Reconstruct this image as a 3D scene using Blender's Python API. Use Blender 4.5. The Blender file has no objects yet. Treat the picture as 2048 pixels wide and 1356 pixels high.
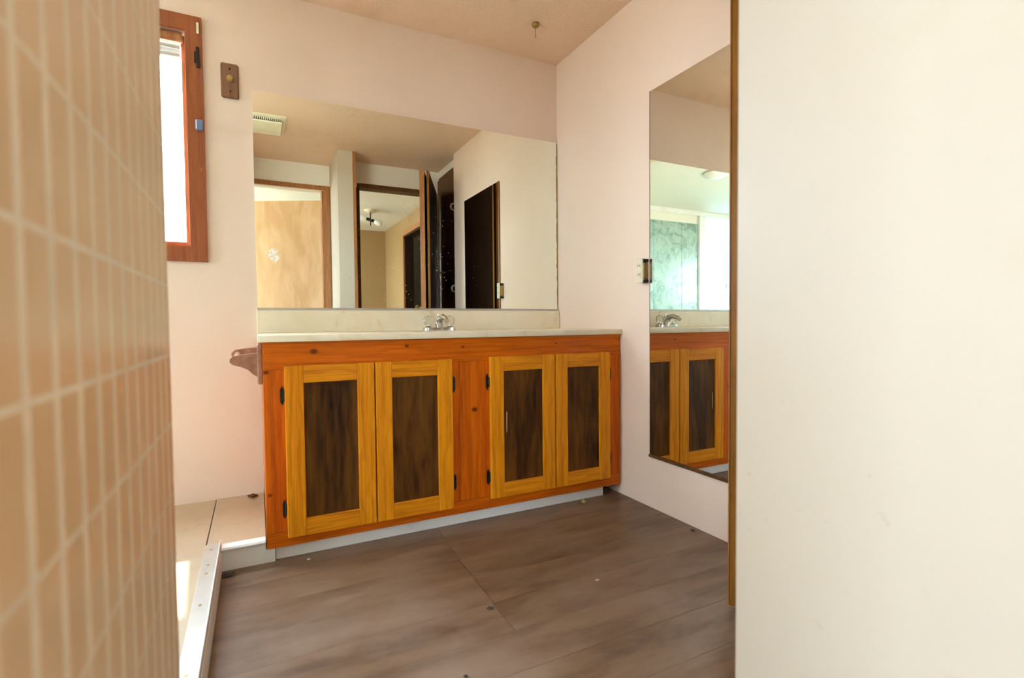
import bpy, bmesh, math, random
from mathutils import Vector, Matrix
random.seed(7)
S = bpy.context.scene

# ------------------------------------------------------------------ camera
CAM = Vector((-1.5471, -2.4935, 0.8241))
RGT = Vector((0.89353, -0.448908, -0.009231))
UPV = Vector((0.02278, 0.02479, 0.999433))
FWD = Vector((0.448425, 0.893234, -0.032377))
cam = bpy.data.cameras.new('camera')
cam.sensor_width = 36.0
cam.lens = 1018.98 / 2048 * 36.0
cam.clip_start = 0.01
cam.dof.use_dof = True
cam.dof.focus_distance = 2.9
cam.dof.aperture_fstop = 3.2
co = bpy.data.objects.new('camera', cam)
M = Matrix.Identity(4)
for i in range(3):
    M[i][0] = RGT[i]; M[i][1] = UPV[i]; M[i][2] = -FWD[i]; M[i][3] = CAM[i]
co.matrix_world = M
S.collection.objects.link(co)
S.camera = co

# ------------------------------------------------------------------ sky, sun, exposure
w = bpy.data.worlds.new('sky'); S.world = w; w.use_nodes = True
bg = w.node_tree.nodes['Background']
bg.inputs[0].default_value = (0.71, 0.86, 1.0, 1)
bg.inputs[1].default_value = 10.0
sun = bpy.data.lights.new('sun', 'SUN'); sun.energy = 5.0; sun.angle = math.radians(1.0); sun.color = (1, 0.94, 0.84)
so = bpy.data.objects.new('sun', sun); S.collection.objects.link(so)
so.rotation_euler = Vector((0.035, -0.56, -1.0)).to_track_quat('-Z', 'Y').to_euler()

def portal(name, loc, direction, sx, sy):
    l = bpy.data.lights.new(name, 'AREA'); l.shape = 'RECTANGLE'; l.size = sx; l.size_y = sy
    l.cycles.is_portal = True
    o = bpy.data.objects.new(name, l); S.collection.objects.link(o)
    o.location = loc; o.rotation_euler = Vector(direction).to_track_quat('-Z', 'Z').to_euler()
portal('sky_portal_bath', (-2.341, 0.13, 1.59), (0, -1, 0), 1.12, 0.88)
portal('sky_portal_tub', (-5.23, -1.05, 1.475), (1, 0, 0), 0.9, 0.75)
portal('sky_portal_bedroom_rear', (-2.6, -5.73, 1.475), (0, 1, 0), 1.2, 1.25)
portal('sky_portal_bedroom', (-3.43, -4.075, 1.45), (1, 0, 0), 1.25, 1.4)

S.view_settings.view_transform = 'Standard'
S.view_settings.look = 'None'
S.view_settings.gamma = 1
S.view_settings.use_curve_mapping = False
S.view_settings.exposure = 2.1
S.cycles.use_denoising = True
S.cycles.diffuse_bounces = 6
S.cycles.max_bounces = 9
S.cycles.glossy_bounces = 5
S.cycles.transmission_bounces = 5
S.cycles.use_adaptive_sampling = True
S.cycles.adaptive_threshold = 0.04
S.cycles.sample_clamp_indirect = 12

# ------------------------------------------------------------------ helpers
COL = S.collection
H = 2.27

class B:
    """collects boxes, prisms and tubes in world coordinates"""
    def __init__(s): s.bm = bmesh.new()
    def box(s, x0, x1, y0, y1, z0, z1, bev=0, seg=1):
        r = bmesh.ops.create_cube(s.bm, size=1)
        vs = r['verts']
        for v in vs:
            v.co = Vector(((x0 + x1) / 2 + v.co.x * (x1 - x0), (y0 + y1) / 2 + v.co.y * (y1 - y0), (z0 + z1) / 2 + v.co.z * (z1 - z0)))
        if bev:
            es = list({e for v in vs for e in v.link_edges})
            bmesh.ops.bevel(s.bm, geom=es, offset=bev, segments=seg, affect='EDGES', profile=0.5)
        return s
    def lathe(s, prof, origin, axis=(0, 0, 1), n=20):
        """prof: list of (radius, height)"""
        ax = Vector(axis).normalized(); t = ax.orthogonal().normalized(); b = ax.cross(t); o = Vector(origin)
        rings = []
        for r, h in prof:
            if r < 1e-6: rings.append([s.bm.verts.new(o + ax * h)])
            else: rings.append([s.bm.verts.new(o + ax * h + (t * math.cos(2 * math.pi * k / n) + b * math.sin(2 * math.pi * k / n)) * r) for k in range(n)])
        for a, c in zip(rings, rings[1:]):
            for k in range(n):
                k2 = (k + 1) % n
                if len(a) == 1 and len(c) == 1: continue
                if len(a) == 1: f = [a[0], c[k2], c[k]]
                elif len(c) == 1: f = [a[k], a[k2], c[0]]
                else: f = [a[k], a[k2], c[k2], c[k]]
                s.bm.faces.new(f)
        for ring, flip in ((rings[0], True), (rings[-1], False)):
            if len(ring) > 2: s.bm.faces.new(ring[::-1] if flip else ring)
        return s
    def tube(s, pts, rad, n=10):
        pts = [Vector(p) for p in pts]
        rads = rad if isinstance(rad, (list, tuple)) else [rad] * len(pts)
        rings = []; prev = None
        for i, p in enumerate(pts):
            d = (pts[min(i + 1, len(pts) - 1)] - pts[max(i - 1, 0)]).normalized()
            t = d.orthogonal().normalized() if prev is None else (prev - d * prev.dot(d)).normalized()
            prev = t; b = d.cross(t)
            rings.append([s.bm.verts.new(p + (t * math.cos(2 * math.pi * k / n) + b * math.sin(2 * math.pi * k / n)) * rads[i]) for k in range(n)])
        for a, c in zip(rings, rings[1:]):
            for k in range(n): s.bm.faces.new([a[k], a[(k + 1) % n], c[(k + 1) % n], c[k]])
        s.bm.faces.new(rings[0][::-1]); s.bm.faces.new(rings[-1])
        return s
    def prism(s, poly, d0, d1, frame):
        """poly of (u,v); frame(u,v,d)->xyz"""
        a = [s.bm.verts.new(frame(u, v, d0)) for u, v in poly]; b = [s.bm.verts.new(frame(u, v, d1)) for u, v in poly]
        n = len(poly)
        s.bm.faces.new(a); s.bm.faces.new(b[::-1])
        for k in range(n): s.bm.faces.new([a[k], b[k], b[(k + 1) % n], a[(k + 1) % n]])
        return s
    def xf(s, f):
        for v in s.bm.verts: v.co = Vector(f(v.co))
        return s
    def bevel(s, off, seg=1):
        bmesh.ops.bevel(s.bm, geom=[e for e in s.bm.edges if e.is_manifold and e.calc_face_angle(0) > 0.6], offset=off, segments=seg, affect='EDGES')
        return s
    def obj(s, name, mat, parent=None, label=None, cat=None, group=None, kind=None, smooth=False):
        bm = s.bm
        bmesh.ops.recalc_face_normals(bm, faces=bm.faces)
        if parent is not None: org = WORG[parent.name]
        else:
            xs = [v.co for v in bm.verts]
            org = Vector(((min(c.x for c in xs) + max(c.x for c in xs)) / 2, (min(c.y for c in xs) + max(c.y for c in xs)) / 2, min(c.z for c in xs)))
        for v in bm.verts: v.co -= org
        me = bpy.data.meshes.new(name); bm.to_mesh(me); bm.free()
        if smooth:
            for p in me.polygons: p.use_smooth = True
            try: me.set_sharp_from_angle(angle=math.radians(40))
            except Exception: pass
        me.materials.append(mat)
        o = bpy.data.objects.new(name, me); COL.objects.link(o)
        if parent is not None: o.parent = parent
        else: o.location = org
        WORG[o.name] = org
        return tag(o, label, cat, group, kind)
WORG = {}
def tag(o, label=None, cat=None, group=None, kind=None):
    if label: o['label'] = label
    if cat: o['category'] = cat
    if group: o['group'] = group
    if kind: o['kind'] = kind
    return o
def thing(name, loc, label, cat, group=None):
    o = bpy.data.objects.new(name, None); COL.objects.link(o); o.location = loc; o.empty_display_size = 0.05
    WORG[o.name] = Vector(loc)
    return tag(o, label, cat, group)
def struct(name, b, mat, parent=None, label=None):
    return b.obj(name, mat, parent, label=label, kind='structure' if parent is None else None)
def box(*a, **k): return B().box(*a, **k)

# ------------------------------------------------------------------ materials
def newmat(name, rough=0.6, metal=0.0, spec=None):
    m = bpy.data.materials.new(name); m.use_nodes = True
    nt = m.node_tree; p = nt.nodes['Principled BSDF']
    p.inputs['Roughness'].default_value = rough; p.inputs['Metallic'].default_value = metal
    if spec is not None: p.inputs['Specular IOR Level'].default_value = spec
    return m, nt, p
def nd(nt, t, **k):
    n = nt.nodes.new(t)
    for a, v in k.items(): setattr(n, a, v)
    return n
def setin(n, **k):
    for a, v in k.items(): n.inputs[a].default_value = v
    return n
def ramp(nt, src, stops):
    r = nd(nt, 'ShaderNodeValToRGB'); nt.links.new(src, r.inputs[0])
    el = r.color_ramp.elements
    while len(el) < len(stops): el.new(0.5)
    for e, (p, c) in zip(el, stops):
        e.position = p; e.color = (*c, 1) if len(c) == 3 else c
    return r.outputs[0]
def mix(nt, fac, a, b, blend='MIX'):
    m = nd(nt, 'ShaderNodeMix', data_type='RGBA', blend_type=blend)
    for sock, v in ((m.inputs[0], fac), (m.inputs[6], a), (m.inputs[7], b)):
        if hasattr(v, 'is_output'): nt.links.new(v, sock)
        elif isinstance(v, (int, float)): sock.default_value = v
        else: sock.default_value = (*v, 1)
    return m.outputs[2]
def pos(nt, scale=(1, 1, 1), space='world', rnd=False):
    if space == 'world': o = nd(nt, 'ShaderNodeNewGeometry').outputs['Position']
    else: o = nd(nt, 'ShaderNodeTexCoord').outputs['Object']
    if rnd:
        r = nd(nt, 'ShaderNodeObjectInfo').outputs['Random']
        v = nd(nt, 'ShaderNodeVectorMath', operation='ADD'); nt.links.new(o, v.inputs[0])
        s = nd(nt, 'ShaderNodeMath', operation='MULTIPLY'); nt.links.new(r, s.inputs[0]); s.inputs[1].default_value = 9.0
        nt.links.new(s.outputs[0], v.inputs[1]); o = v.outputs[0]
    mp = nd(nt, 'ShaderNodeMapping'); mp.inputs['Scale'].default_value = scale
    nt.links.new(o, mp.inputs[0]); return mp.outputs[0]
def noise(nt, vec, scale, detail=4, rough=0.5, dist=0.0):
    n = nd(nt, 'ShaderNodeTexNoise'); nt.links.new(vec, n.inputs['Vector'])
    setin(n, Scale=scale, Detail=detail, Roughness=rough, Distortion=dist); return n.outputs['Fac']
def bump(nt, p, h, strength, dist=0.002):
    b = nd(nt, 'ShaderNodeBump'); setin(b, Strength=strength, Distance=dist)
    nt.links.new(h, b.inputs['Height']); nt.links.new(b.outputs[0], p.inputs['Normal'])
def plain(name, c, rough=0.5, metal=0.0, var=0.06, scale=20):
    m, nt, p = newmat(name, rough, metal)
    f = noise(nt, pos(nt), scale, 3)
    nt.links.new(ramp(nt, f, [(0.3, tuple(x * (1 - var) for x in c)), (0.7, tuple(min(1, x * (1 + var)) for x in c))]), p.inputs['Base Color'])
    return m
def paint(name, c, stain=None, bumpy=0.12, rough=0.55, stain_amt=0.5, scale=1.5, bscale=120):
    m, nt, p = newmat(name, rough)
    v = pos(nt)
    f = noise(nt, v, scale, 3, 0.6)
    col = ramp(nt, f, [(0.35, tuple(x * 0.95 for x in c)), (0.7, c)])
    if stain:
        g = noise(nt, v, 3.7, 4, 0.65)
        col = mix(nt, ramp(nt, g, [(0.55, (0, 0, 0)), (0.75, (stain_amt,) * 3)]), col, stain)
    nt.links.new(col, p.inputs['Base Color'])
    bump(nt, p, noise(nt, v, bscale, 1), bumpy, 0.003)
    return m
def wood(name, light, dark, axis='z', rough=0.38, knots=(), fig=3.0, stretch=14, space='object', dmg=None, contrast=(0.35, 0.68), wm=0.22):
    m, nt, p = newmat(name, rough, spec=0.2)
    s = {'x': (1, stretch, stretch), 'y': (stretch, 1, stretch), 'z': (stretch, stretch, 1)}[axis]
    v = pos(nt, s, space, rnd=True)
    a = noise(nt, v, fig, 5, 0.62, 0.6)
    fine = noise(nt, pos(nt, tuple(k * 6 if k > 1 else 2 for k in s), space, rnd=True), fig * 1.3, 3, 0.6)
    wv = nd(nt, 'ShaderNodeTexWave', wave_type='BANDS', bands_direction={'x': 'Z', 'y': 'X', 'z': 'X'}[axis])
    vv = pos(nt, tuple(0.35 if k == 1 else 1.0 for k in s), space, rnd=True)
    nt.links.new(vv, wv.inputs['Vector']); setin(wv, Scale=9.0, Distortion=7.0, Detail=3.0)
    wv.inputs['Detail Scale'].default_value = 1.6
    c = ramp(nt, a, [(contrast[0], dark), (contrast[1], light)])
    c = mix(nt, wm, c, ramp(nt, wv.outputs['Fac'], [(0.1, tuple(x * 0.8 for x in dark)), (0.5, light)]))
    c = mix(nt, 0.30, c, ramp(nt, fine, [(0.35, tuple(x * 0.6 for x in dark)), (0.6, light)]))
    if knots:
        g = nd(nt, 'ShaderNodeNewGeometry').outputs['Position']
        for (kx, kz, kr) in knots:
            su = nd(nt, 'ShaderNodeVectorMath', operation='SUBTRACT'); nt.links.new(g, su.inputs[0]); su.inputs[1].default_value = (kx, 0, kz)
            mu = nd(nt, 'ShaderNodeVectorMath', operation='MULTIPLY'); nt.links.new(su.outputs[0], mu.inputs[0]); mu.inputs[1].default_value = (1, 0, 1.35)
            ln = nd(nt, 'ShaderNodeVectorMath', operation='LENGTH'); nt.links.new(mu.outputs[0], ln.inputs[0])
            k = nd(nt, 'ShaderNodeMapRange'); nt.links.new(ln.outputs['Value'], k.inputs[0])
            k.inputs[1].default_value = kr * 0.45; k.inputs[2].default_value = kr; k.inputs[3].default_value = 0.85; k.inputs[4].default_value = 0.0
            c = mix(nt, k.outputs[0], c, tuple(x * 0.25 for x in dark))
    if dmg:
        q = noise(nt, pos(nt, (40, 40, 12), space, rnd=True), 1.0, 6, 0.7)
        c = mix(nt, ramp(nt, q, [(0.66, (0, 0, 0)), (0.72, (0.8,) * 3)]), c, dmg)
    nt.links.new(c, p.inputs['Base Color'])
    bump(nt, p, fine, 0.15, 0.001)
    return m

M_wall = paint('wall_paint', (0.85, 0.665, 0.545), stain=(0.77, 0.55, 0.40), stain_amt=0.3)
M_part = paint('partition_paint', (0.56, 0.485, 0.385), stain=(0.47, 0.385, 0.25), stain_amt=0.25, rough=0.45)
nt_ = M_part.node_tree; p_ = nt_.nodes['Principled BSDF']; src_ = p_.inputs['Base Color'].links[0].from_socket
sp_ = ramp(nt_, noise(nt_, pos(nt_, (30, 34, 26)), 1.0, 4, 0.7), [(0.66, (0, 0, 0)), (0.74, (0.45,) * 3)])
ar_ = ramp(nt_, noise(nt_, pos(nt_), 2.4, 2), [(0.48, (0, 0, 0)), (0.62, (1, 1, 1))])
mu_ = nd(nt_, 'ShaderNodeMath', operation='MULTIPLY'); nt_.links.new(sp_, mu_.inputs[0]); nt_.links.new(ar_, mu_.inputs[1])
nt_.links.new(mix(nt_, mu_.outputs[0], src_, (0.36, 0.27, 0.12)), p_.inputs['Base Color'])
M_white = paint('white_wall_paint', (0.86, 0.82, 0.74))
M_ceil = paint('shade_tinted_ceiling_paint', (0.84, 0.61, 0.45), stain=(0.70, 0.46, 0.27), stain_amt=0.5, bumpy=0.6, bscale=90)  # browner than the other ceilings: this room's dimmer light put into the colour
M_ceil2 = paint('untinted_ceiling_paint', (0.84, 0.82, 0.74), bumpy=0.6, bscale=90)  # ceilings of the brighter rooms, without that shade tint
M_tan = paint('tan_wall_paint', (0.37, 0.23, 0.10))
M_trimw = paint('white_trim_paint', (0.86, 0.86, 0.87), stain=(0.55, 0.52, 0.50), stain_amt=0.4, rough=0.4)
M_plat = paint('platform_tan', (0.52, 0.40, 0.27), stain=(0.30, 0.23, 0.15), stain_amt=0.5, bumpy=0.25)
M_carpet = paint('carpet', (0.30, 0.24, 0.17), bumpy=0.8, bscale=300, rough=0.95)
M_ground = paint('ground_sand', (0.42, 0.36, 0.28), rough=0.95)
M_dark = plain('dark_void', (0.02, 0.016, 0.012), 0.8)

KN = [(-1.365, 0.728, 0.018), (-1.03, 0.738, 0.011), (-0.80, 0.727, 0.010), (-0.752, 0.468, 0.017), (-0.36, 0.73, 0.008), (-1.517, 0.235, 0.010), (-1.52, 0.66, 0.012)]
M_pine_h = wood('stained_pine_rail', (0.80, 0.18, 0.004), (0.48, 0.080, 0.002), 'x', knots=KN, fig=1.6, rough=0.33)
M_pine_v = wood('stained_pine_stile', (0.78, 0.165, 0.004), (0.44, 0.066, 0.002), 'z', knots=KN, fig=1.6, rough=0.33)
M_oak_v = wood('oak_stile', (0.94, 0.36, 0.010), (0.66, 0.19, 0.004), 'z', fig=2.2, rough=0.36, wm=0.34)
M_oak_h = wood('oak_rail', (0.92, 0.345, 0.010), (0.62, 0.17, 0.004), 'x', fig=2.2, rough=0.36, wm=0.34)
M_pan = wood('dark_plywood_panel', (0.20, 0.075, 0.008), (0.018, 0.0045, 0.0008), 'z', fig=2.2, rough=0.55, stretch=3.2, contrast=(0.36, 0.74), wm=0.06)
M_redw = wood('red_brown_window_wood', (0.38, 0.115, 0.04), (0.27, 0.07, 0.025), 'z', dmg=(0.55, 0.42, 0.30))
M_casing = wood('casing_wood', (0.46, 0.20, 0.075), (0.30, 0.115, 0.038), 'z', dmg=(0.62, 0.46, 0.30))
M_dkcas = wood('dark_casing_wood', (0.16, 0.075, 0.025), (0.07, 0.03, 0.010), 'x', dmg=(0.35, 0.24, 0.10))
M_brown = wood('brown_door_veneer', (0.34, 0.15, 0.022), (0.22, 0.085, 0.011), 'z', rough=0.3)
M_dkdoor = wood('dark_door_veneer', (0.05, 0.024, 0.012), (0.022, 0.010, 0.006), 'z', rough=0.35)
M_linen = wood('closet_veneer', (0.17, 0.060, 0.016), (0.085, 0.028, 0.008), 'z', rough=0.3)
M_hold = wood('holder_wood', (0.48, 0.24, 0.16), (0.34, 0.15, 0.09), 'y', rough=0.45)
M_plate = wood('switch_plate_wood', (0.30, 0.15, 0.085), (0.20, 0.09, 0.05), 'z', rough=0.4)
M_chrome, _, _p = newmat('chrome', 0.12, 1.0); _p.inputs['Base Color'].default_value = (0.62, 0.62, 0.62, 1)
M_alu = plain('aluminium', (0.52, 0.49, 0.45), 0.4, 0.5)
M_iron = plain('black_iron', (0.025, 0.022, 0.02), 0.45, 0.5)
M_brass = plain('aged_brass', (0.40, 0.29, 0.10), 0.35, 0.9)
M_cream = plain('cream_plastic', (0.76, 0.68, 0.50), 0.35)
M_fan = plain('fan_cover_plastic', (0.80, 0.78, 0.60), 0.4)
M_porc = plain('white_porcelain', (0.82, 0.82, 0.80), 0.25)
M_patch = plain('torn_paper', (0.66, 0.56, 0.50), 0.8, var=0.35, scale=60)
M_blue = plain('blue_grey_latch', (0.14, 0.20, 0.36), 0.4)
M_leaf = plain('dry_leaf', (0.35, 0.30, 0.08), 0.7, var=0.3)
M_chip = plain('plaster_chip', (0.62, 0.44, 0.34), 0.8)
M_dirt = plain('dark_debris', (0.06, 0.045, 0.035), 0.9)

def mirror_mat():
    m, nt, p = newmat('mirror_silver', 0.0, 1.0)
    p.inputs['Base Color'].default_value = (0.91, 0.95, 0.86, 1)
    v = pos(nt)
    vo = nd(nt, 'ShaderNodeTexVoronoi'); nt.links.new(v, vo.inputs['Vector']); setin(vo, Scale=55.0, Randomness=1.0)
    spots = ramp(nt, vo.outputs['Distance'], [(0.07, (1, 1, 1)), (0.13, (0, 0, 0))])
    mask = ramp(nt, noise(nt, v, 4.5, 3), [(0.44, (0, 0, 0)), (0.54, (1, 1, 1))])
    smear = ramp(nt, noise(nt, pos(nt, (60, 1, 5)), 1.0, 5, 0.7), [(0.66, (0, 0, 0)), (0.78, (0.10,) * 3)])
    f = nd(nt, 'ShaderNodeMath', operation='MULTIPLY'); nt.links.new(spots, f.inputs[0]); nt.links.new(mask, f.inputs[1])
    g = nd(nt, 'ShaderNodeMath', operation='MAXIMUM'); nt.links.new(f.outputs[0], g.inputs[0]); nt.links.new(smear, g.inputs[1])
    sx = nd(nt, 'ShaderNodeSeparateXYZ'); nt.links.new(v, sx.inputs[0])
    def band(sock, a, b, c, d):      # splashes sit around the tap
        r1 = nd(nt, 'ShaderNodeMapRange'); nt.links.new(sock, r1.inputs[0]); r1.inputs[1].default_value = a; r1.inputs[2].default_value = b; r1.inputs[3].default_value = 0.0; r1.inputs[4].default_value = 1.0
        r2 = nd(nt, 'ShaderNodeMapRange'); nt.links.new(sock, r2.inputs[0]); r2.inputs[1].default_value = c; r2.inputs[2].default_value = d; r2.inputs[3].default_value = 1.0; r2.inputs[4].default_value = 0.0
        mm = nd(nt, 'ShaderNodeMath', operation='MULTIPLY'); nt.links.new(r1.outputs[0], mm.inputs[0]); nt.links.new(r2.outputs[0], mm.inputs[1]); return mm.outputs[0]
    zone = nd(nt, 'ShaderNodeMath', operation='MULTIPLY')
    nt.links.new(band(sx.outputs[0], -1.22, -1.05, -0.55, -0.42), zone.inputs[0]); nt.links.new(band(sx.outputs[2], 0.80, 0.85, 1.25, 1.50), zone.inputs[1])
    z2 = nd(nt, 'ShaderNodeMath', operation='MULTIPLY'); nt.links.new(g.outputs[0], z2.inputs[0]); nt.links.new(zone.outputs[0], z2.inputs[1])
    h = nd(nt, 'ShaderNodeMath', operation='MULTIPLY'); nt.links.new(z2.outputs[0], h.inputs[0]); h.inputs[1].default_value = 0.9
    d = nd(nt, 'ShaderNodeBsdfDiffuse'); d.inputs[0].default_value = (0.85, 0.80, 0.68, 1)
    ms = nd(nt, 'ShaderNodeMixShader'); out = nt.nodes['Material Output']
    nt.links.new(h.outputs[0], ms.inputs[0]); nt.links.new(p.outputs[0], ms.inputs[1]); nt.links.new(d.outputs[0], ms.inputs[2])
    nt.links.new(ms.outputs[0], out.inputs[0]); return m
M_mir = mirror_mat()
def clean_mirror():
    m, nt, p = newmat('clean_mirror_silver', 0.0, 1.0)
    t = noise(nt, pos(nt, (1, 1, 1)), 3.0, 3)
    nt.links.new(ramp(nt, t, [(0.3, (0.80, 0.82, 0.78)), (0.7, (0.83, 0.85, 0.81))]), p.inputs['Base Color']); return m
M_mir2 = clean_mirror()

def tile_mat():
    m, nt, p = newmat('beige_glazed_tile', 0.28)
    v = pos(nt, rnd=True)
    c = ramp(nt, noise(nt, v, 6, 3), [(0.3, (0.80, 0.60, 0.38)), (0.7, (0.85, 0.66, 0.44))])
    g = noise(nt, pos(nt, (1, 30, 10)), 1.0, 5, 0.7)
    c = mix(nt, ramp(nt, g, [(0.68, (0, 0, 0)), (0.76, (0.6,) * 3)]), c, (0.45, 0.40, 0.28))
    nt.links.new(c, p.inputs['Base Color']); return m
M_tile = tile_mat()
M_grout = plain('pale_grout', (0.92, 0.86, 0.72), 0.5)

def counter_mat():
    m, nt, p = newmat('cultured_marble', 0.28)
    v = pos(nt)
    f = noise(nt, v, 5.0, 8, 0.65, 1.6)
    c = ramp(nt, f, [(0.34, (0.76, 0.63, 0.44)), (0.44, (0.86, 0.75, 0.56)), (0.6, (0.88, 0.79, 0.62))])
    nt.links.new(c, p.inputs['Base Color']); return m
M_counter = counter_mat()

def marble_mat():
    m, nt, p = newmat('green_marble_panel', 0.25)
    v = pos(nt, (1, 1, 1))
    f = noise(nt, v, 5.5, 9, 0.68, 1.8)
    c = ramp(nt, f, [(0.40, (0.20, 0.31, 0.27)), (0.46, (0.31, 0.43, 0.385)), (0.52, (0.37, 0.49, 0.44)), (0.7, (0.41, 0.52, 0.475))])
    nt.links.new(c, p.inputs['Base Color']); return m
M_marble = marble_mat()

def vinyl_mat():
    m, nt, p = newmat('grey_brown_vinyl_plank', 0.42)
    v = pos(nt, (1, 4, 4), 'world', rnd=True)
    a = noise(nt, v, 2.6, 6, 0.62, 0.4)
    c = ramp(nt, a, [(0.28, (0.10, 0.052, 0.028)), (0.5, (0.19, 0.115, 0.068)), (0.72, (0.25, 0.165, 0.108))])
    d = noise(nt, pos(nt), 2.3, 6, 0.6)
    c = mix(nt, ramp(nt, d, [(0.5, (0, 0, 0)), (0.75, (0.6,) * 3)]), c, (0.34, 0.25, 0.20))
    nt.links.new(c, p.inputs['Base Color'])
    rr = ramp(nt, d, [(0.3, (0.36,) * 3), (0.7, (0.55,) * 3)]); nt.links.new(rr, p.inputs['Roughness'])
    bump(nt, p, noise(nt, pos(nt, (6, 60, 60)), 4, 3), 0.12, 0.001); return m
M_vinyl = vinyl_mat()

def ply_mat():
    m, nt, p = newmat('birch_plywood', 0.5)
    v = pos(nt, (3.5, 3.5, 1.1))
    a = noise(nt, v, 1.6, 4, 0.55, 1.2)
    c = ramp(nt, a, [(0.35, (0.62, 0.36, 0.17)), (0.6, (0.74, 0.48, 0.27)), (0.75, (0.78, 0.55, 0.34))])
    nt.links.new(c, p.inputs['Base Color']); return m
M_ply = ply_mat()

def glass_mat(name, rough=0.0, tint=(1, 1, 1)):
    m, nt, p = newmat(name, rough)
    g = nd(nt, 'ShaderNodeBsdfGlossy'); g.inputs['Roughness'].default_value = 0.02
    t = nd(nt, 'ShaderNodeBsdfTransparent'); t.inputs[0].default_value = (*tint, 1)
    ms = nd(nt, 'ShaderNodeMixShader'); ms.inputs[0].default_value = 0.05; nt.links.new(t.outputs[0], ms.inputs[1]); nt.links.new(g.outputs[0], ms.inputs[2])
    nt.links.new(ms.outputs[0], nt.nodes['Material Output'].inputs[0]); return m
M_glass = glass_mat('window_glass', tint=(0.96, 0.98, 0.98))
def frosted():
    m, nt, p = newmat('frosted_glass', 0.3)
    tr = nd(nt, 'ShaderNodeBsdfTranslucent'); tr.inputs[0].default_value = (0.40, 0.52, 0.56, 1)
    df = nd(nt, 'ShaderNodeBsdfDiffuse'); df.inputs[0].default_value = (0.75, 0.86, 0.83, 1)
    ms = nd(nt, 'ShaderNodeMixShader'); ms.inputs[0].default_value = 0.35
    gl = nd(nt, 'ShaderNodeBsdfGlossy'); gl.inputs['Roughness'].default_value = 0.25
    ms2 = nd(nt, 'ShaderNodeMixShader'); ms2.inputs[0].default_value = 0.06
    nt.links.new(tr.outputs[0], ms.inputs[1]); nt.links.new(df.outputs[0], ms.inputs[2])
    nt.links.new(ms.outputs[0], ms2.inputs[1]); nt.links.new(gl.outputs[0], ms2.inputs[2])
    nt.links.new(ms2.outputs[0], nt.nodes['Material Output'].inputs[0]); return m
M_frost = frosted()
M_acryl, _, _p = newmat('clear_acrylic', 0.06); _p.inputs['Base Color'].default_value = (0.95, 0.92, 0.86, 1); _p.inputs['Transmission Weight'].default_value = 0.95; _p.inputs['IOR'].default_value = 1.45

# ------------------------------------------------------------------ room shell
T = 0.12
def wall_with_hole(axis, c0, c1, a0, a1, holes, top=H, base=0.0):
    """axis 'y': wall slab between y=c0..c1 running along x a0..a1; holes (u0,u1,z0,z1)"""
    b = B(); cur = a0
    def add(u0, u1, z0, z1):
        if u1 - u0 < 1e-5 or z1 - z0 < 1e-5: return
        if axis == 'y': b.box(u0, u1, c0, c1, z0, z1)
        else: b.box(c0, c1, u0, u1, z0, z1)
    for (u0, u1, z0, z1) in sorted(holes):
        add(cur, u0, base, top); add(u0, u1, base, z0); add(u0, u1, z1, top); cur = u1
    add(cur, a1, base, top); return b

ground = struct('ground', box(-30, 30, -30, 30, -0.30, -0.25), M_ground)
# vanity room
struct('wall_back', wall_with_hole('y', 0, T, -5.22, 0.72, [(-2.90, -1.782, 1.148, 2.03)]), M_wall)
struct('wall_right', box(0, T, -1.691, 0, 0, H), M_wall)
struct('wall_partition', box(-0.914, -0.793, -2.48, -1.972, 0, H), M_part)
struct('wall_doorway', wall_with_hole('y', -2.35, -2.25, -0.793, 0.72, [(-0.712, 0.02, 0, 2.085)]), M_white)
struct('wall_rear', wall_with_hole('y', -2.58, -2.48, -5.22, -0.793, [(-4.86, -3.82, 0.30, 2.205), (-1.662, -0.968, 0, 2.04)]), M_white)
struct('wall_closet', box(0.60, 0.72, -2.25, 0, 0, H), M_wall)
struct('wall_tub', wall_with_hole('x', -5.22, -5.10, -2.48, 0, [(-1.5, -0.6, 1.1, 1.85)]), M_white)
struct('ceiling_vanity', box(-1.72, 0.72, -2.48, T, H, H + 0.1), M_ceil)
struct('ceiling_tub', box(-5.22, -1.72, -2.58, T, H, H + 0.1), M_ceil2)
struct('ceiling_bedroom', B().box(-3.42, 1.6, -5.72, -2.58, H, H + 0.1).box(-1.72, 1.6, -2.58, -2.48, H, H + 0.1), M_ceil2)
# bedroom seen through the two doorways
struct('wall_bedroom_left', wall_with_hole('x', -3.42, -3.30, -5.72, -2.58, [(-4.7, -3.45, 0.75, 2.15)]), M_white)
struct('wall_bedroom_rear', wall_with_hole('y', -5.72, -5.60, -3.42, 0.42, [(-3.2, -2.0, 0.85, 2.1)]), M_tan)
struct('wall_bedroom_right', wall_with_hole('x', 0.30, 0.42, -5.60, -2.35, [(-4.46, -3.56, 0, 2.02)]), M_tan)
struct('wall_hall_closet', B().box(1.48, 1.60, -5.60, -2.35, 0, H).box(0.42, 1.48, -5.72, -5.60, 0, H).box(0.42, 1.48, -2.47, -2.35, 0, H), M_white)
fl2 = struct('floor_bedroom', box(-3.42, 1.6, -5.72, -2.50, -0.1, -0.002), M_carpet)

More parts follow.
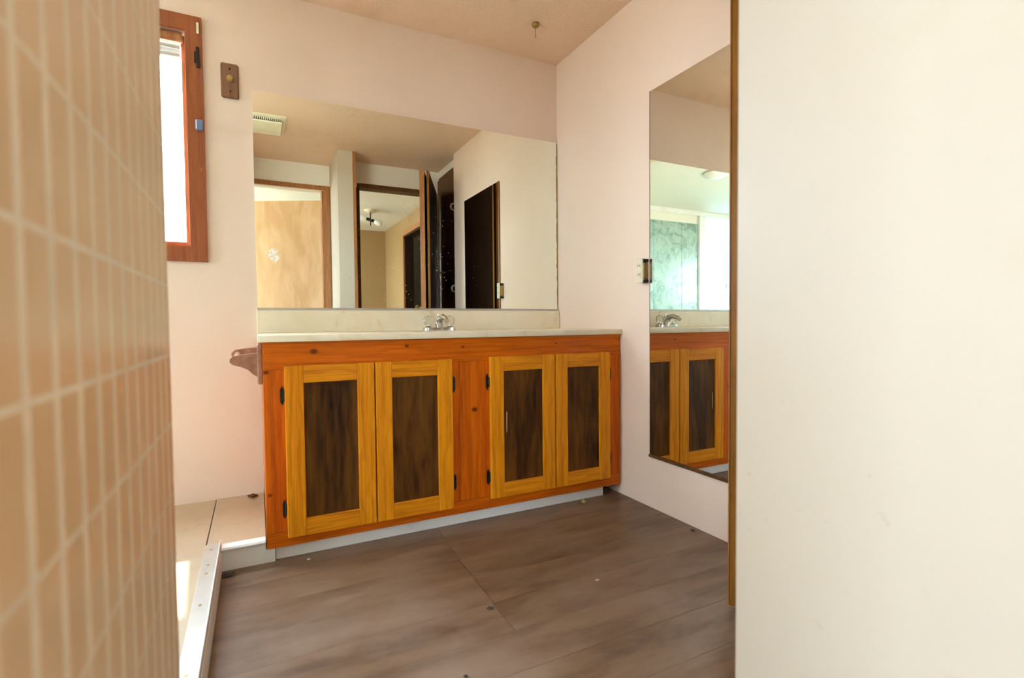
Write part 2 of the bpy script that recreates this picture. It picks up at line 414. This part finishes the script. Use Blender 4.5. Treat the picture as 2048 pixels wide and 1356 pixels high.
# vinyl plank floor: every plank a part
floor = struct('floor', box(-1.67, 0.72, -2.50, T, -0.1, -0.006), M_dirt)
PW = 0.1505
ends = {0: [-0.915], 1: [-0.918], 2: [-0.925], 3: [-0.934], 4: [-0.938], 5: [-0.945], 6: [-1.36, -0.15]}
row = 0; y = -0.395
while y > -2.5:
    xs = [-1.668] + ends.get(row, [random.uniform(-1.5, -0.9), random.uniform(-0.45, -0.1)]) + [0.62 if y < -1.69 else 0.0]
    for x0, x1 in zip(xs, xs[1:]):
        g = 0.0009 if row not in (3, 4) else 0.0014
        dz = random.uniform(-0.0003, 0.0003)
        box(x0 + g, x1 - g, max(y - PW, -2.5) + 0.0002, y - 0.0002, -0.006, dz, bev=0.0003).obj('plank', M_vinyl, floor)
    y -= PW; row += 1

# raised shower / tub platform with a seam, curb and door track
plat = struct('platform', box(-5.10, -1.716, -2.46, 0, -0.1, 0.080), M_plat)
struct('platform_step', box(-1.712, -1.532, -0.544, 0, -0.1, 0.082, bev=0.002), M_plat)
b = B()
poly = [(0, 0.070)] + [(-0.028 * math.sin(t), 0.0775 + 0.012 * math.cos(t)) for t in [i * math.pi / 6 for i in range(7)]]
b.prism([(u, v) for u, v in poly], -1.668, -1.534, lambda u, v, d: Vector((d, -0.5445 + u, v)))
struct('trim_1', b, M_trimw, label='white rounded nosing along the step')
struct('baseboard_step', box(-1.668, -1.505, -0.5555, -0.5445, 0, 0.0465).box(-1.668, -1.534, -0.5555, -0.5445, 0.0465, 0.069), M_trimw)
struct('curb', box(-1.714, -1.667, -1.59, -0.53, 0, 0.080), M_trimw)
tr = thing('shower_door_track', (-1.694, -1.0, 0.08), 'dull aluminium shower door track on the white curb beside the plank floor', 'track')
B().box(-1.714, -1.669, -1.588, -0.532, 0.0805, 0.0905, bev=0.0015).obj('track_base', M_alu, tr)
B().box(-1.6725, -1.6695, -1.588, -0.532, 0.0905, 0.099, bev=0.0008).obj('track_lip', M_trimw, tr)
for yy in (-0.58, -0.70, -0.76, -0.95, -1.25, -1.5):
    B().lathe([(0, 0.0915), (0.004, 0.0915), (0.0045, 0.0905)][::-1], (-1.695, yy, 0.0), n=10).obj('screw', M_brass, tr)

# ------------------------------------------------------------------ tile wall beside the camera
TX = -1.662
tw = struct('wall_tile', box(TX - 0.118, TX - 0.0003, -2.48, -1.59, 0, H), M_grout)
PITCH, ROW, GV, GH = 0.0486, 0.1015, 0.012, 0.005
tile_me = None; rest = B()
nrow = int(H / ROW); ncol = int((2.48 - 1.59) / PITCH)
for i in range(nrow + 1):
    z0 = 0.068 + (i - 1) * ROW + GH; z1 = z0 + ROW - GH
    z0 = max(z0, 0.0); z1 = min(z1, H - 0.002)
    if z1 - z0 < 0.01: continue
    for j in range(ncol):
        y1 = -1.592 - j * PITCH; y0 = y1 - PITCH + GV
        full = abs((z1 - z0) - (ROW - GH)) < 1e-6
        if full and 0.15 < z0 < 1.40:
            if tile_me is None:
                o = box(TX - 0.0003, TX, y0, y1, z0, z1).obj('tile', M_tile, tw); tile_me = (o, y1, z0)
            else:
                o = tile_me[0].copy(); COL.objects.link(o); o.parent = tw
                o.location = (0, y1 - tile_me[1], z0 - tile_me[2])
        else: rest.box(TX - 0.0003, TX, y0, y1, z0, z1)
rest.obj('tile_field', M_tile, tw, kind='stuff')

# ------------------------------------------------------------------ vanity cabinet
CF = -0.561; KL = -1.530
vc = thing('vanity_cabinet', (-0.77, -0.30, 0.0), 'orange stained pine vanity cabinet with four dark panelled doors under the cream counter', 'cabinet')
box(KL, KL + 0.016, CF + 0.02, -0.002, 0.047, 0.764).obj('side_panel', M_pine_v, vc)
box(-0.018, -0.002, CF + 0.02, -0.002, 0.047, 0.764).obj('side_panel', M_pine_v, vc)
box(KL + 0.016, -0.018, CF + 0.02, -0.002, 0.047, 0.062).obj('bottom_panel', M_pine_h, vc)
box(KL, -0.003, CF, CF + 0.02, 0.668, 0.764, bev=0.001).obj('top_rail', M_pine_h, vc)
box(KL, -0.003, CF, CF + 0.02, 0.047, 0.098, bev=0.001).obj('bottom_rail', M_pine_h, vc)
for x0, x1 in ((KL, -1.44), (-0.868, -0.817), (-0.8165, -0.670), (-0.092, -0.003)):
    box(x0, x1, CF, CF + 0.02, 0.0985, 0.6675, bev=0.001).obj('stile', M_pine_v, vc)
box(-1.503, -0.09, -0.541, -0.528, 0.0, 0.0465).obj('toe_kick', M_trimw, vc)
hinge_poly = [(0.0, 0.034), (0.004, 0.026), (0.0065, 0.018), (0.0055, 0.008), (0.0065, 0.0)]
hinge_poly = hinge_poly + [(u, -v) for u, v in hinge_poly[-2::-1]] + [(-u, -v) for u, v in hinge_poly[1:-1]] + [(-0.0065, 0)] + [(-u, v) for u, v in hinge_poly[-2:0:-1]]
DOORS = [(-1.464, -1.1585, 'l'), (-1.1545, -0.852, 'r'), (-0.687, -0.3755, 'l'), (-0.3705, -0.0745, 'r')]
DF = CF - 0.019
for i, (x0, x1, hs) in enumerate(DOORS):
    z0, z1 = (0.080, 0.681) if i < 2 else (0.089, 0.683)
    fw = 0.0615
    dpan = box(x0 + fw - 0.006, x1 - fw + 0.006, DF + 0.008, DF + 0.014, z0 + fw - 0.006, z1 - fw + 0.006).obj('cabinet_door', M_pan, vc, label='overlay door with golden oak frame and dark brown plywood panel')
    for a, c in ((x0, x0 + fw), (x1 - fw, x1)):
        box(a, c, DF, CF - 0.001, z0, z1, bev=0.003, seg=2).obj('door_stile', M_oak_v, dpan)
    for a, c in ((z0, z0 + fw), (z1 - fw, z1)):
        box(x0 + fw - 0.0005, x1 - fw + 0.0005, DF + 0.0006, CF - 0.001, a, c, bev=0.0025, seg=2).obj('door_rail', M_oak_h, dpan)
    hx = x0 - 0.008 if hs == 'l' else x1 + 0.010
    for hz in (0.180, 0.578):
        hb = B().prism(hinge_poly, CF - 0.0035, CF - 0.0005, lambda u, v, d: Vector((hx + u, d, hz + v)))
        hb.tube([(hx + (0.005 if hs == 'l' else -0.005), CF - 0.006, hz - 0.02), (hx + (0.005 if hs == 'l' else -0.005), CF - 0.006, hz + 0.02)], 0.0035, 8)
        hb.obj('hinge', M_iron, dpan, label='black iron hinge')
# scratches on the dark panels (bare wood splinters)
B().prism([(-0.613, 0.36), (-0.610, 0.37), (-0.609, 0.445), (-0.612, 0.45), (-0.6135, 0.40)], DF + 0.0062, DF + 0.0078, lambda u, v, d: Vector((u, d, v))).obj('splinter', M_ply, vc)

# countertop with integral oval basin and backsplash
vt = thing('vanity_countertop', (-0.77, -0.29, 0.764), 'cream cultured marble countertop with backsplash and integral basin on the vanity cabinet', 'countertop')
CT, CTB, CL, CD = 0.788, 0.764, -1.543, -0.572
bm = bmesh.new(); N = 48; ccx, ccy, ea, eb = -0.743, -0.325, 0.215, 0.155
def rect_pt(t):
    dx, dy = math.cos(t), math.sin(t); best = 1e9
    for lim, d, c in ((-0.002, dx, ccx), (CL, dx, ccx), (-0.002, dy, ccy), (CD + 0.004, dy, ccy)):
        if abs(d) > 1e-9:
            k = (lim - c) / d
            if k > 0: best = min(best, k)
    return ccx + dx * best, ccy + dy * best
angs = [2 * math.pi * k / N for k in range(N)]
cor = [math.atan2(yy - ccy, xx - ccx) % (2 * math.pi) for xx in (-0.002, CL) for yy in (-0.002, CD + 0.004)]
for c in cor: angs[min(range(N), key=lambda k: abs(angs[k] - c))] = c
rings = [[bm.verts.new((*rect_pt(t), CT)) for t in angs]]
for s_, dz in ((1.10, 0), (1.04, -0.002), (0.98, -0.012), (0.90, -0.045), (0.75, -0.085), (0.5, -0.112), (0.22, -0.122), (0.07, -0.124)):
    rings.append([bm.verts.new((ccx + ea * s_ * math.cos(t), ccy + eb * s_ * math.sin(t), CT + dz)) for t in angs])
for a, c in zip(rings, rings[1:]):
    for k in range(N): bm.faces.new([a[k], a[(k + 1) % N], c[(k + 1) % N], c[k]])
bm.faces.new(rings[-1])
low = [bm.verts.new((v.co.x, v.co.y, CTB + 0.0005)) for v in rings[0]]
for k in range(N): bm.faces.new([rings[0][k], low[k], low[(k + 1) % N], rings[0][(k + 1) % N]])
b = B(); b.bm.free(); b.bm = bm
b.box(CL, -0.002, CD - 0.004, CD + 0.004, CTB, CT, bev=0.003, seg=2)
b.obj('counter_slab', M_counter, vt, smooth=True)
box(CL, -0.002, -0.022, -0.002, CT - 0.0005, 0.888, bev=0.002).obj('backsplash', M_counter, vt)
B().lathe([(0.0, 0.001), (0.016, 0.001), (0.018, -0.001)][::-1], (ccx, ccy, CT - 0.1225), n=16).obj('drain', M_chrome, vt)

# faucet
fx, fy = -0.743, -0.098
fa = thing('faucet', (fx, fy, CT), 'chrome two-handle faucet with clear acrylic knobs on the cream counter', 'faucet')
b = B()
pl = [(0.081 * math.cos(t) if abs(math.cos(t)) < 2 else 0, 0) for t in (0,)]
poly = []
for k in range(24):
    t = 2 * math.pi * k / 24
    poly.append((math.copysign(0.055, math.cos(t)) + 0.026 * math.cos(t), 0.026 * math.sin(t)))
b.prism(poly, CT, CT + 0.014, lambda u, v, d: Vector((fx + u, fy + v, d)))
b.bevel(0.003, 2)
b.obj('base_plate', M_chrome, fa, smooth=True)
b = B().tube([(fx, fy + 0.005, CT + 0.012), (fx, fy + 0.002, CT + 0.040), (fx, fy - 0.018, CT + 0.060), (fx, fy - 0.055, CT + 0.066), (fx, fy - 0.095, CT + 0.058), (fx, fy - 0.112, CT + 0.044)], [0.020, 0.018, 0.016, 0.014, 0.012, 0.011], 14)
b.obj('spout', M_chrome, fa, smooth=True)
B().tube([(fx, fy + 0.016, CT + 0.012), (fx, fy + 0.016, CT + 0.075)], 0.003, 8).lathe([(0, 0.083), (0.006, 0.081), (0.006, 0.074), (0, 0.073)][::-1], (fx, fy + 0.016, CT), n=10).obj('lift_rod', M_chrome, fa, smooth=True)
for sx in (-1, 1):
    st = B().lathe([(0.020, 0.0), (0.017, 0.006), (0.010, 0.010), (0.010, 0.016)], (fx + sx * 0.055, fy, CT + 0.013), n=16).obj('handle_base', M_chrome, fa, smooth=True)
    B().lathe([(0.014, 0.016), (0.023, 0.022), (0.025, 0.036), (0.022, 0.052), (0.015, 0.057), (0.007, 0.057)], (fx + sx * 0.055, fy, CT + 0.013), n=10).obj('knob', M_acryl, st)
    B().lathe([(0.007, 0.0572), (0.007, 0.060), (0, 0.061)], (fx + sx * 0.055, fy, CT + 0.013), n=12).obj('knob_cap', M_brass, st)

# paper holder on the cabinet side
ph = thing('paper_holder', (KL, -0.47, 0.63), 'pinkish brown wooden paper holder screwed to the left end of the vanity', 'paper holder')
box(-1.546, KL - 0.0005, -0.558, -0.370, 0.620, 0.757, bev=0.003).obj('back_board', M_hold, ph)
arm = [(-1.546, 0.742), (-1.590, 0.738), (-1.618, 0.733), (-1.628, 0.724), (-1.629, 0.713), (-1.620, 0.704), (-1.598, 0.697), (-1.575, 0.686), (-1.558, 0.668), (-1.546, 0.660)]
for yy, dz in ((-0.552, -0.014), (-0.395, 0.0)):
    B().prism(arm, yy, yy + 0.018, lambda u, v, d: Vector((u, d, v + dz))).bevel(0.003).obj('arm', M_hold, ph)
B().tube([(-1.608, -0.534, 0.712), (-1.608, -0.395, 0.717)], 0.010, 12).obj('rod', M_hold, ph, smooth=True)

# ------------------------------------------------------------------ mirrors
vm = thing('vanity_mirror', (-0.77, -0.004, 0.888), 'wide frameless wall mirror above the cream backsplash reflecting the doorways', 'mirror')
box(-1.540, -0.006, -0.0065, -0.001, 0.899, 1.835).obj('mirror_glass', M_mir, vm)
box(-1.541, -0.004, -0.0125, -0.0005, 0.8885, 0.8985, bev=0.001).obj('bottom_channel', M_alu, vm)
rnd = random.Random(3)
b = B()
for k in range(40):
    z = 0.90 + 0.93 * k / 40
    b.box(-0.0075 - rnd.uniform(0, 0.004), -0.0045, -0.0072, -0.0064, z, z + 0.0233)
b.obj('tarnished_edge', M_brass, vm)
tm = thing('wall_mirror', (-0.004, -1.10, 0.228), 'tall frameless mirror on the right wall reflecting the vanity doors', 'mirror')
box(-0.0065, -0.001, -1.433, -0.772, 0.240, 1.815).obj('mirror_glass', M_mir2, tm)
box(-0.013, -0.0005, -1.434, -0.769, 0.2270, 0.2395, bev=0.001).obj('bottom_channel', M_dkcas, tm)
box(-0.0075, -0.0005, -0.7715, -0.770, 0.243, 1.815).obj('edge_strip', M_dkcas, tm)

# outlet hanging out of the wall
ol = thing('power_outlet', (-0.02, -0.735, 0.99), 'cream power outlet sticking out of the right wall without a cover plate', 'outlet')
box(-0.037, -0.030, -0.757, -0.718, 0.992, 1.100, bev=0.003).obj('face', M_cream, ol)
box(-0.0295, -0.003, -0.753, -0.722, 1.012, 1.082, bev=0.002).obj('body', M_brass, ol)
for zz in (1.0, 1.091): box(-0.0295, -0.001, -0.757, -0.718, zz - 0.006, zz + 0.006).obj('strap', M_iron, ol)
for zz in (1.028, 1.066):
    B().prism([(0.013 * math.cos(t), 0.015 * math.sin(t)) for t in [k * math.pi / 8 for k in range(16)]], -0.0385, -0.0368, lambda u, v, d: Vector((d, -0.7375 + u, zz + v))).obj('socket', M_cream, ol)
    for yy in (-0.744, -0.731): box(-0.0392, -0.0382, yy - 0.0012, yy + 0.0012, zz - 0.004, zz + 0.006).obj('slot', M_iron, ol)

# wooden switch plate
sp = thing('switch_plate', (-1.6225, -0.004, 1.78), 'brown wooden switch plate with a round knob between window and vanity mirror', 'switch')
b = box(-1.656, -1.589, -0.009, -0.0005, 1.783, 1.929); b.bevel(0.004, 2); b.obj('plate', M_plate, sp)
B().lathe([(0.012, 0.0), (0.009, 0.004), (0.007, 0.010), (0.012, 0.014), (0.0135, 0.020), (0.010, 0.025), (0, 0.026)], (-1.6215, -0.009, 1.860), axis=(0, -1, 0), n=16).obj('knob', M_brass, sp, smooth=True)
for zz in (1.812, 1.906):
    B().lathe([(0.004, 0.0), (0.0035, 0.0012), (0, 0.0014)], (-1.6215, -0.009, zz), axis=(0, -1, 0), n=10).obj('screw', M_iron, sp)

# ------------------------------------------------------------------ window
win = struct('window_1', wall_with_hole('y', -0.016, -0.0005, -2.965, -1.720, [(-2.902, -1.780, 1.150, 2.028)], top=2.088, base=1.088), M_redw)
def inwin(name, b, m, label=None): return b.obj(name, m, win, label=label)
inwin('jamb', box(-1.781, -1.771, -0.0005, 0.11, 1.15, 2.03), M_redw)
inwin('jamb', box(-2.912, -2.901, -0.0005, 0.11, 1.15, 2.03), M_redw)
inwin('sill', box(-2.901, -1.781, -0.0005, 0.11, 1.139, 1.149), M_redw)
inwin('sash', wall_with_hole('y', 0.05, 0.08, -2.900, -1.782, [(-2.865, -2.365, 1.175, 1.995), (-2.325, -1.800, 1.175, 1.995)], top=2.029, base=1.15), M_redw)
inwin('window_pane', box(-2.325, -1.800, 0.063, 0.067, 1.175, 1.995), M_glass)
inwin('window_pane', box(-2.865, -2.365, 0.063, 0.067, 1.175, 1.995), M_glass)
inwin('latch', box(-1.742, -1.730, -0.024, -0.0165, 1.88, 1.965, bev=0.002).box(-1.748, -1.740, -0.020, -0.0165, 1.90, 1.945), M_iron, 'black window latch')
inwin('catch', box(-1.748, -1.722, -0.040, -0.0165, 1.625, 1.665, bev=0.003), M_blue, 'blue grey catch block')
inwin('bracket', box(-1.738, -1.729, -0.019, -0.0165, 2.02, 2.065, bev=0.001), M_cream, 'cream bracket at the top corner')
bl = thing('window_blind', (-2.34, 0.025, 1.90), 'rolled up blind bundled at the top of the wooden window', 'blind')
B().tube([(-2.892, 0.020, 2.005), (-1.792, 0.020, 2.005)], 0.020, 14).obj('roll', M_casing, bl, smooth=True)
for zz, c in ((1.962, M_alu), (1.945, M_porc), (1.928, M_alu)):
    box(-2.892, -1.80, 0.008, 0.032, zz - 0.007, zz + 0.007, bev=0.002).obj('slat', c, bl)

# added unseen windows and the doorway trims
def casing_frame(name, axis, face0, face1, u0, u1, z1, wdt, m, label=None):
    b = B()
    for a, c, e, g in ((u0 - wdt, u0, 0, z1 + wdt), (u1, u1 + wdt, 0, z1 + wdt), (u0, u1, z1, z1 + wdt)):
        if axis == 'y': b.box(a, c, face0, face1, e, g)
        else: b.box(face0, face1, a, c, e, g)
    return struct(name, b, m, label=label)
b = B().box(-0.968, -0.916, -2.479, -2.462, 0, 2.082, bev=0.003).box(-1.660, -0.968, -2.479, -2.464, 2.042, 2.082, bev=0.002).box(-0.985, -0.968, -2.58, -2.4795, 0, 2.04).box(-1.660, -1.645, -2.58, -2.4795, 0, 2.04)
struct('door_1', b, M_casing, label='worn reddish brown casing of the doorway behind the camera')
b = B().box(-0.7115, -0.690, -2.35, -2.2505, 0, 2.085).box(0.0, 0.0195, -2.35, -2.2505, 0, 2.085).box(-0.690, 0.0, -2.35, -2.238, 2.045, 2.084).box(-0.730, -0.712, -2.2495, -2.236, 0, 2.045)
struct('door_2', b, M_dkcas, label='dark brown frame of the doorway into the bedroom')
struct('trim_2', box(-0.7925, -0.768, -2.03, -1.968, 0, H), M_casing, label='brown corner strip on the end of the partition')
struct('trim_5', B().box(0.2995, 0.4205, -4.4595, -4.445, 0, 2.019).box(0.2995, 0.4205, -3.575, -3.5605, 0, 2.019).box(0.2995, 0.4205, -4.445, -3.575, 2.005, 2.019), M_dkdoor, label='dark lining of the bedroom closet doorway')
casing_frame('door_3', 'x', 0.282, 0.2995, -4.46, -3.56, 2.02, 0.065, M_casing, 'brown casing of the closet doorway in the bedroom')
wb = struct('added_window_2', wall_with_hole('x', -3.298, -3.285, -4.76, -3.39, [(-4.70, -3.45, 0.75, 2.15)], top=2.21, base=0.69), M_redw)  # unseen window, added so daylight enters the bedroom from the left
box(-3.37, -3.366, -4.7, -3.45, 0.75, 2.15).obj('window_pane', M_glass, wb)
wd = struct('added_window_4', wall_with_hole('y', -5.598, -5.585, -3.26, -1.94, [(-3.2, -2.0, 0.85, 2.1)], top=2.16, base=0.79), M_redw)  # second unseen window, added to brighten the bedroom
box(-3.2, -2.0, -5.67, -5.666, 0.85, 2.1).obj('window_pane', M_glass, wd)
wc = struct('added_window_3', wall_with_hole('x', -5.098, -5.085, -1.56, -0.54, [(-1.5, -0.6, 1.1, 1.85)], top=1.91, base=1.04), M_redw)  # unseen window on the tub room's far side, added for more daylight
box(-5.17, -5.166, -1.5, -0.6, 1.1, 1.85).obj('window_pane', M_glass, wc)

# ------------------------------------------------------------------ tub room rear wall, seen through both mirrors
sw = thing('shower_surround', (-3.2, -2.47, 0.08), 'pale green marble wall panels seen reflected in the tall mirror', 'wall panels')
for x0, x1 in ((-3.715, -3.432), (-3.428, -2.96), (-2.956, -2.49), (-2.486, -2.02)):
    box(x0, x1, -2.4795, -2.469, 0.085, 2.10, bev=0.001).obj('panel', M_marble, sw)
struct('trim_3', box(-5.09, -1.79, -2.4795, -2.455, 2.210, H - 0.001), M_trimw, label='white header trim under the tub room ceiling')
fd = tag(thing('door_4', (-4.3, -2.47, 0.30), None, None), label='frosted white glass door with a bright white jamb reflected in the tall mirror', kind='structure')
box(-4.855, -3.822, -2.545, -2.537, 0.305, 2.20).obj('glass_panel', M_frost, fd)
box(-3.800, -3.722, -2.4795, -2.440, 0.085, 2.205, bev=0.004).obj('jamb', M_trimw, fd)
box(-3.842, -3.804, -2.535, -2.452, 0.305, 2.20, bev=0.003).obj('stile', M_trimw, fd)
box(-4.36, -4.31, -2.536, -2.500, 1.27, 1.34, bev=0.005).obj('handle', M_alu, fd)

# ------------------------------------------------------------------ open doors and linen closet at the bedroom doorway
def leaf(p0, p1, th):
    """p0 free edge (camera-side corner), p1 hinge end; thickness towards +x"""
    p0, p1 = Vector(p0), Vector(p1); d = (p1 - p0); L = d.length; d.normalize(); n = Vector((-d.y, d.x))
    if n.x < 0: n = -n
    return L, lambda c: (p0.x + d.x * c.x + n.x * c.y, p0.y + d.y * c.x + n.y * c.y, c.z)
L, f = leaf((-0.362, -1.493), (-0.040, -2.232), 0.038)
da = thing('slab_door', (-0.352, -1.493, 0.012), 'brown wood slab door standing open at the edge of the cream partition', 'door')
box(0, L, 0.002, 0.036, 0.012, 2.039, bev=0.001).xf(f).obj('door_leaf', M_brown, da)
box(-0.003, 0, 0.0, 0.038, 0.012, 2.041).xf(f).obj('edge_band', M_casing, da)
box(0.02, L, 0.0362, 0.038, 0.014, 2.035).xf(f).obj('back_skin', M_dkdoor, da)
b = B().lathe([(0.012, 0), (0.011, 0.02), (0.024, 0.032), (0.026, 0.045), (0.016, 0.055), (0, 0.056)], (0.06, 0.001, 0.95), axis=(0, -1, 0), n=16).xf(f)
b.obj('knob', M_brass, da, smooth=True)
L2, f2 = leaf((-0.300, -1.500), (0.0, -2.20), 0.02)
db = thing('closet_door', (-0.300, -1.50, 0.012), 'thin dark closet door folded back against the brown slab door', 'door')
box(0, L2, 0.0, 0.018, 0.012, 2.045, bev=0.001).xf(f2).obj('door_leaf', M_dkdoor, db)
box(-0.002, 0, 0.0, 0.018, 0.012, 2.046).xf(f2).obj('edge_band', M_brown, db)

lc = thing('linen_cabinet', (0.3, -1.97, 0), 'built-in dark brown linen cabinet with white pulls past the tall mirror', 'cabinet')
box(0.055, 0.595, -2.245, -1.695, 0, 2.205).obj('body', M_linen, lc)
for z0, z1, hz in ((0.10, 1.30, 1.13), (1.31, 2.18, 1.85)):
    d = box(0.037, 0.054, -2.235, -1.70, z0, z1, bev=0.002).obj('cabinet_door', M_linen, lc)
    B().tube([(0.036, -1.80, hz - 0.03), (0.014, -1.80, hz - 0.02), (0.010, -1.80, hz), (0.014, -1.80, hz + 0.02), (0.036, -1.80, hz + 0.03)], [0.006, 0.008, 0.010, 0.008, 0.006], 8).obj('pull', M_porc, d, smooth=True)
struct('trim_4', box(0.05, 0.60, -2.25, -1.691, 2.207, H), M_white, label='white strip above the linen cabinet')

# ------------------------------------------------------------------ things in the bedroom
py0, py1 = Vector((-0.66, -2.68)), Vector((-1.66, -3.18))
def plyf(c):
    d = (py1 - py0).normalized(); n = Vector((d.y, -d.x))
    return (py0.x + d.x * c.x + n.x * c.y, py0.y + d.y * c.x + n.y * c.y, c.z)
pb = thing('plywood_board', (-1.44, -3.07, 0.0), 'tall pale plywood board with a torn paper patch, reflected through the left doorway', 'board')
box(0, (py1 - py0).length, -0.018, 0, 0.0, 2.03, bev=0.001).xf(plyf).obj('sheet', M_ply, pb)
rnd = random.Random(5); poly = []
for k in range(14):
    t = 2 * math.pi * k / 14; rr = rnd.uniform(0.05, 0.095); poly.append((0.80 + rr * 0.7 * math.cos(t), 1.50 + rr * 0.8 * math.sin(t)))
sgn = 1
B().prism(poly, 0.0, 0.0016, lambda u, v, d: Vector(plyf(Vector((u, d, v))))).obj('torn_patch', M_patch, pb)

lx, ly = -0.215, -4.15
cl = thing('ceiling_light', (lx, ly, H - 0.25), 'small ceiling light with two white glass heads on a dark stem in the bedroom', 'ceiling light')
B().lathe([(0.078, 0.0), (0.078, -0.012), (0.05, -0.030), (0.012, -0.034)], (lx, ly, H - 0.001), n=24).obj('canopy', M_cream, cl, smooth=True)
B().tube([(lx, ly, H - 0.03), (lx, ly, H - 0.20)], 0.007, 8).obj('stem', M_iron, cl)
for sx in (-1, 1):
    d = Vector((sx * 0.9, sx * 0.25, -0.35 if sx > 0 else 0.22)).normalized(); o_ = Vector((lx, ly, H - 0.125))
    sk = B().tube([o_ + d * 0.01, o_ + d * 0.05], 0.020, 12).obj('socket', M_iron, cl, smooth=True)
    B().tube([o_ + d * 0.05, o_ + d * 0.07, o_ + d * 0.13, o_ + d * 0.145], [0.024, 0.034, 0.036, 0.026], 14).obj('glass_head', M_porc, sk, smooth=True)
sh = thing('closet_shelf', (1.2, -4.6, 1.30), 'light wood shelf with dark bags beyond the bedroom closet doorway', 'shelf')
box(0.95, 1.479, -5.59, -3.2, 1.30, 1.335).obj('shelf_board', M_casing, sh)
box(1.0, 1.47, -5.4, -3.4, 1.336, 1.85, bev=0.03).obj('dark_bundle', M_dkdoor, sh)
box(0.98, 1.47, -5.4, -3.4, 0.0, 1.299, bev=0.02).obj('dark_backing', M_dkdoor, sh)

# ------------------------------------------------------------------ ceiling fittings of the vanity room
hk = thing('ceiling_hook', (-0.304, -0.303, H - 0.06), 'small ceiling knob with a thin wire in the corner above the mirror', 'hook')
B().lathe([(0.018, 0.0), (0.020, -0.006), (0.014, -0.016), (0, -0.019)], (-0.304, -0.303, H - 0.0005), n=16).obj('knob', M_brass, hk, smooth=True)
B().tube([(-0.304, -0.303, H - 0.018), (-0.302, -0.301, H - 0.045), (-0.304, -0.302, H - 0.068)], 0.0016, 6).obj('wire', M_brass, hk)
fn = thing('exhaust_fan', (-1.473, -1.585, H - 0.03), 'cream ceiling exhaust fan cover with a slotted edge above the vanity room', 'fan')
box(-1.625, -1.323, -1.745, -1.425, H - 0.012, H - 0.0005, bev=0.003).obj('frame', M_fan, fn)
box(-1.600, -1.350, -1.74, -1.475, H - 0.038, H - 0.026, bev=0.004).obj('cover', M_fan, fn)
box(-1.602, -1.348, -1.70, -1.47, H - 0.026, H - 0.012).obj('dark_gap', M_dirt, fn)
for k in range(20):
    x = -1.598 + k * 0.0128
    box(x, x + 0.0055, -1.4695, -1.466, H - 0.027, H - 0.012).obj('louver', M_fan, fn)

dm = thing('dome_light', (-2.52, -1.11, H - 0.06), 'white glass dome light on the tub room ceiling glimpsed in the tall mirror', 'ceiling light')
B().lathe([(0.13, 0.0), (0.13, -0.012)], (-2.52, -1.11, H - 0.0005), n=28).obj('rim', M_alu, dm, smooth=True)
B().lathe([(0.12, -0.0125), (0.112, -0.03), (0.08, -0.048), (0.04, -0.056), (0, -0.058)], (-2.52, -1.11, H), n=28).obj('glass_dome', M_porc, dm, smooth=True)

# ------------------------------------------------------------------ litter on the floor and platform
def leafy(name, loc, r, m, label, cat, seed, flat=0.35):
    rr = random.Random(seed); b = B(); n = 9
    top = [b.bm.verts.new(Vector(loc) + Vector((r * rr.uniform(.5, 1) * math.cos(2 * math.pi * k / n), r * rr.uniform(.4, .8) * math.sin(2 * math.pi * k / n), rr.uniform(0.001, flat * r)))) for k in range(n)]
    c = b.bm.verts.new(Vector(loc) + Vector((0, 0, flat * r * 1.3))); c2 = b.bm.verts.new(Vector(loc))
    for k in range(n):
        b.bm.faces.new([top[k], top[(k + 1) % n], c]); b.bm.faces.new([top[(k + 1) % n], top[k], c2])
    return b.obj(name, m, None, label=label, cat=cat)
leafy('dry_leaf', (-0.235, -0.585, 0.0008), 0.022, M_leaf, 'curled yellow green leaf on the planks near the right wall corner', 'leaf', 1, 0.6)
leafy('plaster_chip', (-0.595, -1.185, 0.0008), 0.009, M_chip, 'tiny pink plaster chip in the middle of the plank floor', 'chip', 2)
leafy('plaster_crumb', (-1.40, -0.60, 0.0008), 0.009, M_trimw, 'small white crumb on the floor against the toe kick', 'chip', 3)
leafy('dirt_clump', (-1.262, -1.375, 0.0008), 0.011, M_dirt, 'dark dirt clump on the planks nearest the camera', 'debris', 4)
leafy('dirt_speck', (-1.13, -1.405, 0.0008), 0.007, M_dirt, 'small dark speck right of the dark dirt clump', 'debris', 5)
leafy('bark_flake', (-0.962, -1.172, 0.0008), 0.013, M_dirt, 'dark flake lying on the split plank joint', 'debris', 6, 0.15)
leafy('rubber_scrap', (-0.035, -1.045, 0.0008), 0.014, M_dirt, 'black scrap on the floor against the right wall', 'debris', 8)
leafy('dead_leaf', (-1.575, -0.055, 0.0828), 0.028, M_linen, 'crumpled brown dead leaf on the raised platform by the cabinet', 'leaf', 9, 0.5)
leafy('dirt_pile', (-1.645, -0.60, 0.0008), 0.024, M_dirt, 'black dirt pile where the white curb meets the plank floor', 'debris', 10, 0.3)
